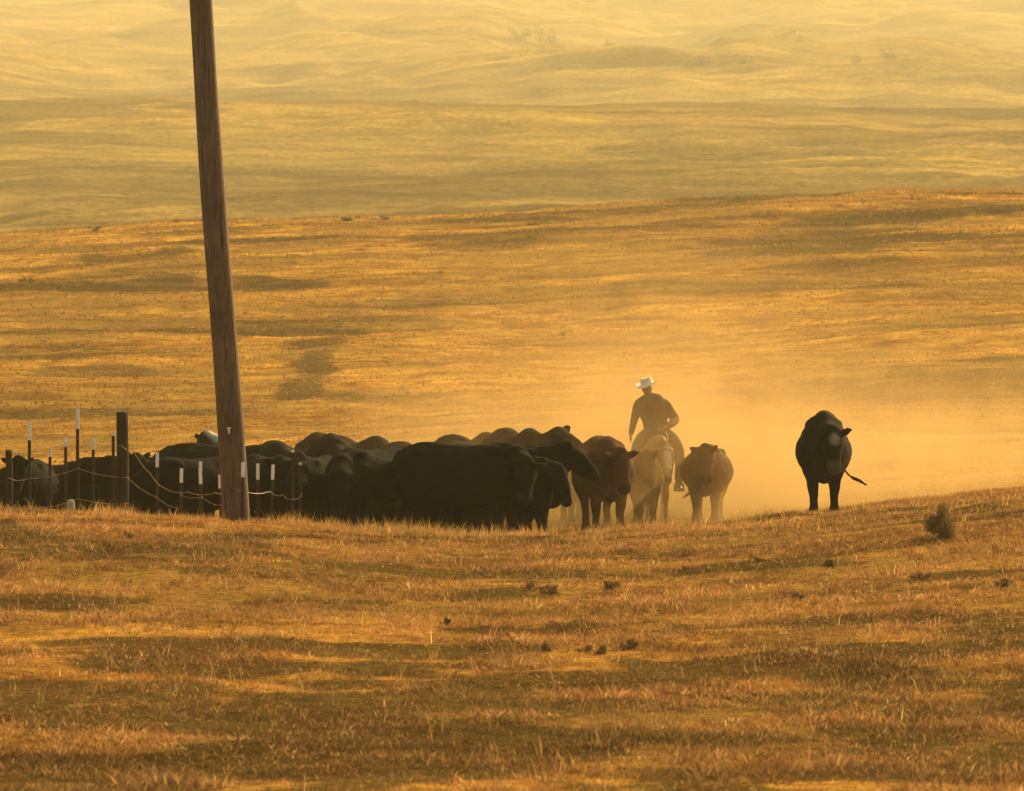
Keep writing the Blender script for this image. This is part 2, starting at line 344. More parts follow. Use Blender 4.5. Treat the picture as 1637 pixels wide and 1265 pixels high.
# taller dry stalks, thickest along the crest in front of the herd
nt_ = 2600
d = 23+(56-23)*rng.random(nt_)**.7; x = (rng.random(nt_)*2200-280-CU)/F*d
d2 = rng.normal(51.8, 1.1, 7000); x2 = (rng.random(7000)*2200-280-CU)/F*d2
k2 = (fbm(x2/0.6, d2/3, 3, 221) > -0.05) & (x2 < 1.2+3*rng.random(7000)); x = np.concatenate([x, x2[k2]]); d = np.concatenate([d, d2[k2]])
K = 4
px = np.repeat(x, K)+rng.normal(0, .03, len(x)*K); py = np.repeat(d, K)+rng.normal(0, .03, len(x)*K)
n = len(px); c, _ = blade_cols(x, d, K); c = np.maximum(c, np.array([.34, .22, .075])*(.7+.6*rng.random((n, 1))))
hh = np.repeat(0.07+0.16*rng.random(len(x))**2.2, K)*(0.5+0.7*rng.random(n))
parts.append(grass_mesh(px, py, hh, 0.004+0.004*rng.random(n), c, 0.15+0.5*rng.random(n)))
# coarse tufts over the rising pasture beyond
nt_ = 110000
d = 62*np.exp(rng.random(nt_)**.9*np.log(256/62.)); x = (rng.random(nt_)*2300-330-CU)/F*d
keep = fbm(x/5, d/3, 4, 231) > -0.45+0.6*(rng.random(nt_)-.5); d = d[keep]; x = x[keep]
K = 3
sp = np.repeat(0.05+d*0.0008, K)
px = np.repeat(x, K)+rng.normal(0, 1, len(x)*K)*sp; py = np.repeat(d, K)+rng.normal(0, 1, len(x)*K)*sp
n = len(px); c, isg = blade_cols(x, d, K, .35); c = c*np.array([.95, .86, .70])*np.repeat(1+.7*fbm(x/18, d/3, 4, 251), K)[:, None]; c = np.minimum(c, np.array([.42, .26, .075]))
hh = (0.02+0.04*rng.random(n)**1.5)*(0.5+np.repeat(d, K)/170)
parts.append(grass_mesh(px, py, hh, (0.02+0.035*rng.random(n))*(0.4+np.repeat(d, K)/130), c, 0.4+0.9*rng.random(n)))
V = []; Q = []; T = []; C = []; off = 0
for v, q, t, c in parts: V.append(v); Q.append(q+off); T.append(t+off); C.append(c); off += len(v)
gm = mesh_np('grass', np.concatenate(V), [np.concatenate(Q), np.concatenate(T)], smooth=False)
set_col(gm, np.concatenate(C)); go = link('grass', gm, M['grass'], smooth=False)
tag(go, 'short dry golden grass and green weeds covering the pasture', 'grass', kind='stuff')
del V, Q, T, C, parts

# ---------------------------------------------------------------- organic body builder
class Blob:
    def __init__(s): s.v = []; s.f = []; s.n = 0
    def add(s, V, Fc):
        s.v.append(np.asarray(V, float)); s.f += [tuple(i+s.n for i in f) for f in Fc]; s.n += len(V)
    def loft(s, pts, lat=(0, 1, 0), sub=4, seg=16, pinch=0.0, flatb=0.0):
        """pts: (x,y,z,a,b): a lateral radius, b the other; smooth closed tube with rounded ends"""
        P = np.array(pts, float)
        if len(P) > 2 and sub > 1:
            E = np.vstack([2*P[0]-P[1], P, 2*P[-1]-P[-2]]); out = []
            for i in range(len(P)-1):
                p0, p1, p2, p3 = E[i:i+4]
                for k in range(sub):
                    t = k/sub; q = 0.5*((2*p1)+(-p0+p2)*t+(2*p0-5*p1+4*p2-p3)*t*t+(-p0+3*p1-3*p2+p3)*t**3)
                    lo = np.minimum(p1[3:], p2[3:])*0.9; q[3:] = np.maximum(q[3:], lo); out.append(q)
            out.append(P[-1]); P = np.array(out)
        rings = []
        Tn = np.gradient(P[:, :3], axis=0); Tn /= np.linalg.norm(Tn, axis=1)[:, None]+1e-12
        lat = np.array(lat, float)
        ext = []
        r0 = min(P[0, 3:])*0.85; r1 = min(P[-1, 3:])*0.85
        for k in (0.97, 0.75, 0.42): ext.append((P[0, :3]-Tn[0]*r0*k, P[0, 3:]*math.sqrt(1-k*k)+.0, Tn[0]))
        for i in range(len(P)): ext.append((P[i, :3], P[i, 3:], Tn[i]))
        for k in (0.42, 0.75, 0.97): ext.append((P[-1, :3]+Tn[-1]*r1*k, P[-1, 3:]*math.sqrt(1-k*k), Tn[-1]))
        V = []
        for c, r, t in ext:
            A = lat-t*np.dot(lat, t); A /= np.linalg.norm(A)+1e-12; B = np.cross(t, A)
            if B[2] < -1e-6 and abs(t[2]) < .9: B = -B
            for j in range(seg):
                a = 2*math.pi*j/seg; ca, sa = math.cos(a), math.sin(a)
                w = 1.0
                if sa > 0: w -= pinch*sa**2.4
                if sa < 0: w -= flatb*sa*sa
                if pinch > 0: ca = math.copysign(abs(ca)**.74, ca)
                V.append(c+A*r[0]*ca*w+B*r[1]*sa)
        m = len(ext); Fc = []
        for i in range(m-1):
            for j in range(seg):
                k = (j+1) % seg; Fc.append((i*seg+j, i*seg+k, (i+1)*seg+k, (i+1)*seg+j))
        Fc.append(tuple(range(seg-1, -1, -1))); Fc.append(tuple((m-1)*seg+j for j in range(seg)))
        s.add(V, Fc)
    def ell(s, c, r, rot=None, seg=14):
        V = []; Fc = []; n = seg//2
        for i in range(1, n):
            p = math.pi*i/n
            for j in range(seg):
                a = 2*math.pi*j/seg; V.append((math.sin(p)*math.cos(a)*r[0], math.sin(p)*math.sin(a)*r[1], math.cos(p)*r[2]))
        V.append((0, 0, r[2])); V.append((0, 0, -r[2]))
        for i in range(n-2):
            for j in range(seg):
                k = (j+1) % seg; Fc.append((i*seg+j, (i+1)*seg+j, (i+1)*seg+k, i*seg+k))
        for j in range(seg):
            k = (j+1) % seg; Fc.append(((n-1)*seg, j, k)); Fc.append(((n-1)*seg+1, (n-2)*seg+k, (n-2)*seg+j))
        V = np.array(V)
        if rot is not None: V = V@np.array(rot.to_matrix()).T
        s.add(V+np.array(c), Fc)
    def raw(s, name):
        me = bpy.data.meshes.new(name); me.from_pydata(np.concatenate(s.v).tolist(), [], s.f); me.update()
        bm = bmesh.new(); bm.from_mesh(me); bmesh.ops.recalc_face_normals(bm, faces=bm.faces); bm.to_mesh(me); bm.free()
        return me
    def fused(s, name, voxel=0.025, it=5):
        me = s.raw(name+'_src'); o = bpy.data.objects.new('tmp', me); COL.objects.link(o)
        m = o.modifiers.new('r', 'REMESH'); m.mode = 'VOXEL'; m.voxel_size = voxel; m.use_smooth_shade = True
        q = o.modifiers.new('s', 'SMOOTH'); q.factor = 0.5; q.iterations = it
        bpy.context.view_layer.update(); dg = bpy.context.evaluated_depsgraph_get()
        out = bpy.data.meshes.new_from_object(o.evaluated_get(dg)); out.name = name
        bpy.data.objects.remove(o); bpy.data.meshes.remove(me)
        return out
import bmesh
def verts(me):
    a = np.empty(len(me.vertices)*3, np.float32); me.vertices.foreach_get('co', a); return a.reshape(-1, 3)
def dirv(p, y):  # pitch up, yaw left from +x
    return np.array([math.cos(p)*math.cos(y), math.cos(p)*math.sin(y), math.sin(p)])

def make_cow(label, u, dist, yaw, scale=1.0, neck=(5, 0), head=(-40, 0), fat=1.0, walk=0, coat=(0.0045, 0.0047, 0.0048),
             face=None, eartag=None, tail=0, sink=0.0, droop=0, ears=(0, 0), hump=0.0, nl=0.50, dz=0):
    B = Blob(); f = fat; h = hump*.62
    B.loft([(-1.00, 0, 1.04, .08, .12), (-.94, 0, 1.00, .20*f, .24), (-.76, 0, .97, .29*f, .35), (-.52, 0, .955+h*.5, .345*f, .38+h*.5), (-.2, 0, .885, .42*f, .415),
            (.12, 0, .875, .43*f, .42), (.38, 0, .885, .39*f, .425), (.58, 0, .925+h*.5, .32*f, .41+h*.5), (.76, 0, .93, .26*f, .35), (.92, 0, .91, .16, .24)], pinch=0.50, flatb=.30, seg=26)
    # neck, brisket, head
    nb = np.array([.70, 0, 1.06]); nd = dirv(R(neck[0]), R(neck[1])); poll = nb+nd*nl
    mid = nb+nd*nl*.5
    B.loft([(.60, 0, .98, .20, .28), (*(nb+nd*.12-[0, 0, .03]), .20, .285), (*mid-np.array([0, 0, .03]), .175, .250), (*poll, .135, .175)])
    B.ell((.84, 0, .66), (.17, .14, .22))
    hd = dirv(R(head[0]), R(neck[1]+head[1])); lat = np.array([-math.sin(R(neck[1]+head[1])), math.cos(R(neck[1]+head[1])), 0]); up = np.cross(hd, lat)
    p = lambda a, b=0, c=0: poll+hd*a+up*b+lat*c
    hs = 1.05; p = lambda a, b=0, c=0: poll+hd*a+up*b*hs+lat*c*hs
    B.loft([(*p(-.03, -.02), .130, .130), (*p(.08, -.035), .142, .155), (*p(.20, -.05), .124, .160), (*p(.33, -.06), .100, .134), (*p(.42, -.06), .104, .114), (*p(.475, -.06), .096, .090)], lat=lat)
    B.ell(p(.02, .05), (.07, .07, .06))
    for s in (-1, 1):
        B.ell(p(.14, .03, s*.105), (.028, .028, .028))
        dr = ears[0] if s > 0 else ears[1]
        e1 = p(-.01, .0, s*.10); ev = lat*s*math.cos(R(dr))+up*math.sin(R(dr))-hd*.22; ev /= np.linalg.norm(ev)
        B.loft([(*e1, .040, .032), (*(e1+ev*.08), .078, .030), (*(e1+ev*.14), .070, .026), (*(e1+ev*.185), .036, .022)], lat=tuple(hd+up*.4))
    # legs
    k = walk
    for s, off in ((1, k), (-1, -k)):
        y = .165*s*min(f, 1.15)
        B.loft([(.56, y, .86, .12, .18), (.55, y*1.08, .66, .120, .150), (.56+off*.35, y, .50, .092, .104), (.585+off*.8, y*.95, .37, .078, .082), (.575+off*1.1, y*.93, .22, .058, .058),
                (.575+off*1.35, y*.93, .11, .064, .066), (.60+off*1.4, y*.95, .035, .078, .080)], seg=12)
        o2 = -off
        B.loft([(-.66, y*1.05, .96, .15, .25), (-.66, y*1.25, .78, .165, .23), (-.68+o2*.3, y*1.18, .60, .125, .16), (-.83+o2*.7, y*1.05, .45, .076, .092), (-.83+o2*1.0, y, .35, .064, .072),
                (-.80+o2*1.2, y, .20, .058, .060), (-.79+o2*1.35, y, .11, .064, .066), (-.765+o2*1.4, y, .035, .078, .078)], seg=12)
    for s in (-1, 1):   # hooks, pins, shoulder blades
        B.ell((-.50, s*.21*f, 1.19+h*.45), (.09, .08, .07)); B.ell((-.90, s*.10, 1.12), (.08, .06, .07)); B.ell((.52, s*.15*f, 1.16+h*.5), (.16, .10, .14))
    B.ell((-.78, 0, 1.24+h*.3), (.14, .05, .07)); B.ell((-.50, 0, 1.28+h*.9), (.16, .06, .06)); B.ell((.56, 0, 1.27+h*.9), (.20, .06, .07))
    # udder / belly, tail
    B.ell((-.38, 0, .60), (.20, .14, .10))
    tx = tail
    B.loft([(-.96, 0, 1.20, .045, .045), (-1.05, tx*.15, 1.05, .035, .035), (-1.07, tx*.35, .78, .026, .026), (-1.06, tx*.62, .56, .024, .024), (-1.05, tx*.95, .45, .034, .034), (-1.05, tx*1.2, .38, .022, .022)], lat=(1, 0, 0.3), seg=8)
    me = B.fused('cow_body', 0.027, 5)
    V = verts(me)
    V = V+.014*np.stack([fbm(V[:, 1]/.16+u, V[:, 2]/.16, 3, 301), fbm(V[:, 0]/.16+u, V[:, 2]/.14, 3, 302), fbm(V[:, 0]/.14+u, V[:, 1]/.14, 3, 303)], -1)
    me.vertices.foreach_set('co', V.astype(np.float32).ravel()); me.update()
    col = np.tile(np.array(coat), (len(V), 1))
    q = V-poll; a = q@hd; b = q@up; c = q@lat
    muz = np.clip((a-.40)/.06, 0, 1)*(np.abs(c) < .12); col = col*(1-muz[:, None])+np.array([.014, .012, .011])*muz[:, None]
    if face is not None:
        m = np.clip(1.3-((a-face[3])/face[4])**2-((c-face[5])/face[6])**2, 0, 1)*np.clip((b+.02)/.05, 0, 1)*(np.abs(a) < .7)*(np.abs(c) < .2)*(np.abs(b) < .2)
        col = col*(1-m[:, None])+np.array(face[:3])*m[:, None]
        if len(face) > 7:
            m = np.clip((a-.36)/.05, 0, 1)*(np.abs(c) < .13)*(np.abs(b) < .2); col = col*(1-m[:, None])+np.array([.085, .06, .045])*m[:, None]  # paler muzzle: rim-light highlight painted into the hide colour
    hoof = np.clip((.075-V[:, 2])/.02, 0, 1); col = col*(1-hoof[:, None])+np.array([.03, .022, .016])*hoof[:, None]
    dirt = (np.clip((.55-V[:, 2])/.5, 0, 1)*.5)[:, None]; col = col*(1-dirt)+np.array([.05, .036, .022])*dirt*.8+col*dirt*.2
    set_col(me, col.astype(np.float32))
    x = (u-CU)/F*dist
    o = empty('cow', (x, dist, float(GZ(x, dist))-sink+dz), R(yaw)); o.scale = (scale,)*3
    link('body', me, M['hide'], o)
    if eartag:
        s = eartag; e1 = p(-.01, 0, s*.10)-hd*.0; T = Blob()
        t0 = e1+lat*s*.14-up*.03+hd*.035
        T.loft([(*t0, .022, .006), (*(t0-up*.05), .032, .006)], lat=tuple(lat), seg=8, sub=1)
        link('ear_tag', T.raw('ear_tag'), M['tagm'], o)
    tag(o, label, 'cow', 'cattle of the driven herd')
    return o
BK = (0.0045, 0.0047, 0.0048)
# front row of the dark herd
make_cow('big black cow side-on in front of the herd, back flat, head turned toward the camera', 742, 55.2, -24, 1.092, (-8, -38), (-58, -42), 1.02, .06, nl=.42)
make_cow('black cow with long head stretched out to the right beyond the herd', 789, 57.4, -8, 1.083, (27, -6), (-36, 4), .98, -.10, ears=(10, 45), nl=.43)
make_cow('black cow hanging its head low beneath the outstretched head', 800, 56.3, -38, 0.959, (0, -4), (-62, 4), .95, .12, ears=(-15, -15), nl=.46)
make_cow('rounded black cow turned half toward the camera left of the big side-on cow', 592, 55.8, -118, 1.069, (-18, 20), (-66, 10), 1.12, .05)
make_cow('black cow facing the camera with lowered head, right of the fence posts', 506, 56.0, -104, 0.957, (-22, 0), (-66, 5), 1.0, -.05, ears=(-10, -10))
# second row, brownish with dust
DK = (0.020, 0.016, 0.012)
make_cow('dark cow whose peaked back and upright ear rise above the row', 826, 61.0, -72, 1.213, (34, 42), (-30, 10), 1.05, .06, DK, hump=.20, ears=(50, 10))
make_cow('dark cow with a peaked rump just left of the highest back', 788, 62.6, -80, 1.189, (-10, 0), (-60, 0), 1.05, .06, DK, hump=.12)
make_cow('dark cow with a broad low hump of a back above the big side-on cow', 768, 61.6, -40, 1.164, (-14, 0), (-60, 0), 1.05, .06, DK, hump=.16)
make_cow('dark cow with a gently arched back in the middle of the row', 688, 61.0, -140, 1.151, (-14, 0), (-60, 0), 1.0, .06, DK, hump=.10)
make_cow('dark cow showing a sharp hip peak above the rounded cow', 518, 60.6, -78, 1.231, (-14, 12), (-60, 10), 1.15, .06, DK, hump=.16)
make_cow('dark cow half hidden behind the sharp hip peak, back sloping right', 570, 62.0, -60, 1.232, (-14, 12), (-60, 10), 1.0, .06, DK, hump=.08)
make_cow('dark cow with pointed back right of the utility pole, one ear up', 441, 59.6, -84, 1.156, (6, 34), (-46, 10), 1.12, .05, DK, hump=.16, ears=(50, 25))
make_cow('black cow below the pointed back, standing right of the pole behind the white-tipped posts', 428, 57.0, -66, 0.99, (-12, 10), (-60, 10), 1.1, .05)
make_cow('black cow standing broadside behind the big side-on cow, seen between its legs', 700, 58.6, 0, 1.029, (-20, 0), (-60, 0), 1.0, -.08, dz=-.16-.10)
make_cow('black cow packed in behind the rounded cow, mostly hidden', 560, 58.4, 178, 1.016, (-20, 0), (-60, 0), 1.0, .08, dz=-.16-.08)
# around and left of the pole
make_cow('black cow with white face lifted over the back of another, left of the pole', 303, 64.0, -72, 1.201, (50, 6), (-14, 32), 1.0, 0, BK, face=(.60, .62, .58, .20, .30, 0, .12), ears=(0, 25))
make_cow('dark cow with a long level back left of the pole', 368, 60.2, -6, 1.213, (-18, 0), (-62, 0), 1.05, .05, BK)
make_cow('black cow with rounded shoulders under the level back, behind the white post tips', 316, 57.2, -140, 0.99, (-20, 10), (-60, 0), 1.10, .05)
make_cow('black cow directly right of the dark wooden post, ear showing past the post', 236, 60.2, -125, 1.081, (10, -38), (-40, 0), 1.05, .05, ears=(20, 45))
make_cow('black cow with ears up between the tallest white-tipped post and the wooden post', 152, 60.4, -50, 1.03, (36, 8), (-34, 0), 1.05, .05, ears=(45, 45))
make_cow('black cow behind the white-tipped posts, back level with the grass', 98, 61.5, 174, 1.06, (-20, 0), (-62, 0), 1.05, .05)
make_cow('leftmost black cow facing the camera with both ears spread', 52, 58.8, -88, 1.0, (24, -14), (-52, 4), 1.0, 0.03, ears=(38, 38))
# dusty group on the right
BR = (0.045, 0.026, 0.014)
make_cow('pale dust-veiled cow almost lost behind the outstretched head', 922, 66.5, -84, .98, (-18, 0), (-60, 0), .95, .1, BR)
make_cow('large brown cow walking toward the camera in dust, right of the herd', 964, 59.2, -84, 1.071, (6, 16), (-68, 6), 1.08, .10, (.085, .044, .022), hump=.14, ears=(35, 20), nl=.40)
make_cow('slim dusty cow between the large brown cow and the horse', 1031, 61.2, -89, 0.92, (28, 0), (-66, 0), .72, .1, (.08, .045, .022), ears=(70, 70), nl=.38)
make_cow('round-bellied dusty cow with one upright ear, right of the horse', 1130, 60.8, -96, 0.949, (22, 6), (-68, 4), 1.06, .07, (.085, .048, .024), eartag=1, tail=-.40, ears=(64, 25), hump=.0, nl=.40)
make_cow('lone black cow with pale face walking apart at the right', 1317, 55.6, -95, 1.076, (6, 16), (-66, 0), .90, -.17, (.014, .011, .009), face=(.17, .16, .14, .10, .10, 0, .08, 1), tail=.50, hump=.18, ears=(30, -10), nl=.42)

# ---------------------------------------------------------------- horse, saddle, rider
HX, HD = (1050-CU)/F*62.4, 62.4; HG = float(GZ(HX, HD))
def make_horse():
    B = Blob()
    B.loft([(-1.02, 0, 1.20, .10, .14), (-.92, 0, 1.17, .22, .24), (-.70, 0, 1.15, .28, .31), (-.35, 0, 1.12, .29, .30), (0, 0, 1.10, .30, .31), (.30, 0, 1.12, .28, .33), (.52, 0, 1.16, .24, .33), (.70, 0, 1.12, .20, .27), (.80, 0, 1.08, .14, .2)], pinch=.25, seg=20)
    nb = np.array([.62, 0, 1.26]); yw = R(8); nd = dirv(R(3), yw); poll = nb+nd*.74
    B.loft([(.48, 0, 1.18, .18, .30), (*(nb+nd*.2), .135, .235), (*(nb+nd*.48), .10, .17), (*poll, .085, .12)])
    hd = dirv(R(-66), yw); lat = np.array([-math.sin(yw), math.cos(yw), 0]); up = np.cross(hd, lat)
    p = lambda a, b=0, c=0: poll+hd*a+up*b+lat*c
    B.loft([(*p(-.02, -.01), .085, .10), (*p(.10, -.04), .105, .14), (*p(.22, -.05), .09, .13), (*p(.38, -.05), .062, .085), (*p(.50, -.05), .062, .07), (*p(.58, -.05), .055, .055)], lat=lat)
    for s in (-1, 1):
        e = p(-.04, .03, s*.055); B.loft([(*e, .032, .025), (*(e+np.array([.02, 0, .07])+lat*s*.015), .034, .022), (*(e+np.array([.03, 0, .16])+lat*s*.01), .012, .010)], lat=tuple(lat))
        B.ell(p(.15, .03, s*.088), (.026, .026, .026))
        k = .08*s; y = .125*s
        B.loft([(.52, y, 1.02, .10, .16), (.50, y*1.1, .82, .088, .12), (.52+k, y, .64, .060, .068), (.54+k*1.6, y, .50, .060, .060), (.53+k*1.6, y, .34, .038, .040), (.53+k*1.8, y, .17, .044, .044), (.57+k*1.9, y, .08, .042, .042), (.59+k*2, y, .03, .062, .062)], seg=12)
        y = .14*s; k = -k
        B.loft([(-.68, y, 1.12, .14, .24), (-.66, y*1.1, .92, .12, .19), (-.72+k, y, .72, .075, .10), (-.86+k*1.4, y, .54, .052, .066), (-.82+k*1.6, y, .34, .040, .044), (-.80+k*1.8, y, .17, .046, .046), (-.76+k*2, y, .08, .042, .042), (-.74+k*2, y, .03, .060, .060)], seg=12)
    me = B.fused('horse_body', .022, 4); V = verts(me)
    col = np.tile(np.array([.32, .18, .07]), (len(V), 1)); q = V-poll; a = q@hd; b = q@up; c = q@lat
    m = np.clip(1.6-np.abs(c)/.05, 0, 1)*np.clip((b-.0)/.03, 0, 1)*(a > .02)*(a < .62)*(np.abs(b) < .2); col = col*(1-m[:, None])+np.array([.75, .72, .66])*m[:, None]
    m = np.clip((.34-V[:, 2])/.04, 0, 1)*(V[:, 2] > .08)*.5; col = col*(1-m[:, None])+np.array([.6, .55, .45])*m[:, None]
    set_col(me, col.astype(np.float32))
    o = empty('horse', (HX, HD, HG), R(-90)); link('body', me, M['hide'], o)
    mn = Blob()   # mane and forelock lie on the neck
    for i in range(5, 9):
        t = i/8; c0 = nb*(1-t)+poll*t; c0 = c0+np.array([-.03, 0, .20*(1-t)+.09]); s = -.6
        mn.loft([(*c0, .03, .05), (*(c0+np.array([.0, s*.09, -.07])), .03, .05), (*(c0+np.array([.02, s*.13, -.24])), .014, .03)], seg=8, lat=(0, 1, .3))
    mn.loft([(*p(-.06, .05), .03, .03), (*p(.05, .105), .035, .018), (*p(.14, .10), .012, .008)], seg=8, lat=tuple(lat))
    link('mane', mn.fused('mane', .012, 2), M['mane'], o)
    tl = Blob(); tl.loft([(-1.02, 0, 1.25, .05, .05), (-1.14, 0, 1.05, .08, .07), (-1.14, .02, .75, .10, .08), (-1.10, .02, .45, .06, .05), (-1.08, .02, .3, .02, .02)], lat=(0, 1, 0)); link('tail', tl.raw('tail'), M['mane'], o)
    # bridle: headstall bands and reins
    br = Blob()
    def band(a, ra, rb, off=-.045):
        pts = []
        for j in range(17):
            t = 2*math.pi*j/16; pts.append((*p(a, off+rb*math.sin(t), ra*math.cos(t)), .010, .010))
        br.loft(pts, sub=1, seg=6, lat=tuple(hd))
    band(.40, .072, .092, -.05); band(.07, .113, .150)
    for s in (-1, 1): br.loft([(*p(.07, -.03, s*.115), .009, .009), (*p(.22, -.05, s*.102), .009, .009), (*p(.42, -.05, s*.075), .009, .009)], seg=6)
    link('bridle', br.raw('bridle'), M['leather'], o)
    rn = Blob(); hand = np.array([.34, .13, 1.60])
    for s in (-1, 1): rn.loft([(*p(.45, -.06, s*.07), .008, .008), (.85, .13*s+.03, 1.22, .008, .008), (.6, .16*s*.8+.03, 1.42, .008, .008), (*hand, .008, .008)], seg=6)
    link('reins', rn.raw('reins'), M['leather'], o)
    tag(o, 'pale palomino horse with a white blaze, ridden toward the camera through dust', 'horse'); return o
make_horse()
sd_ = empty('saddle', (HX, HD, HG), R(-90)); tag(sd_, 'brown western saddle under the rider on the pale horse', 'saddle')
B = Blob()   # seat with cantle and swell
B.loft([(-.36, 0, 1.50, .20, .055), (-.30, 0, 1.50, .20, .05), (-.1, 0, 1.44, .17, .045), (.12, 0, 1.47, .14, .05), (.20, 0, 1.52, .13, .07)])
link('seat', B.fused('seat', .02, 3), M['leather'], sd_)
B = Blob(); B.loft([(.24, 0, 1.54, .025, .025), (.26, 0, 1.62, .022, .022), (.27, 0, 1.65, .045, .035)], seg=10); link('horn', B.raw('horn'), M['leather'], sd_)
def skirt(x0, x1, r, z0, zc, t):   # curved sheet over the back, down both flanks
    V = []; n = 14; Fc = []
    for xi in (x0, (x0+x1)/2, x1):
        for k in range(2):
            for j in range(n+1):
                a = math.pi*(-.08+1.16*j/n); rr = r+k*t; V.append((xi, math.cos(a)*rr, zc+math.sin(a)*rr*1.02))
    m = n+1
    for i in range(2):
        for j in range(n):
            a = i*2*m; Fc.append((a+m+j, a+m+j+1, a+3*m+j+1, a+3*m+j)); Fc.append((a+j, a+2*m+j, a+2*m+j+1, a+j+1))
    for j in range(n):
        Fc.append((j, j+1, m+j+1, m+j)); e = 4*m; Fc.append((e+j, e+m+j, e+m+j+1, e+j+1))
    for i in range(2):
        a = i*2*m; Fc.append((a, a+m, a+3*m, a+2*m)); Fc.append((a+n, a+2*m+n, a+3*m+n, a+m+n))
    me = bpy.data.meshes.new('skirt'); me.from_pydata(V, [], Fc); me.update(); return me
link('blanket', skirt(-.50, .38, .315, 0, 1.13, .02), M['blanket'], sd_); link('skirt', skirt(-.38, .26, .34, 0, 1.13, .02), M['leather'], sd_)
for s in (-1, 1):
    B = Blob(); B.loft([(.02, s*.36, 1.15, .012, .06), (.05, s*.37, .85, .012, .05), (.06, s*.37, .68, .012, .03)], seg=8, lat=(0, 1, 0))
    B.loft([(.13, s*.37, .56, .04, .012), (.0, s*.37, .56, .04, .012)], seg=8, sub=1); B.loft([(.06, s*.43, .56, .012, .03), (.06, s*.43, .68, .012, .02), (.06, s*.37, .70, .02, .02), (.06, s*.31, .68, .012, .02), (.06, s*.31, .56, .012, .03)], seg=8, lat=(1, 0, 0))
    link('stirrup', B.raw('stirrup'), M['leather'], sd_)

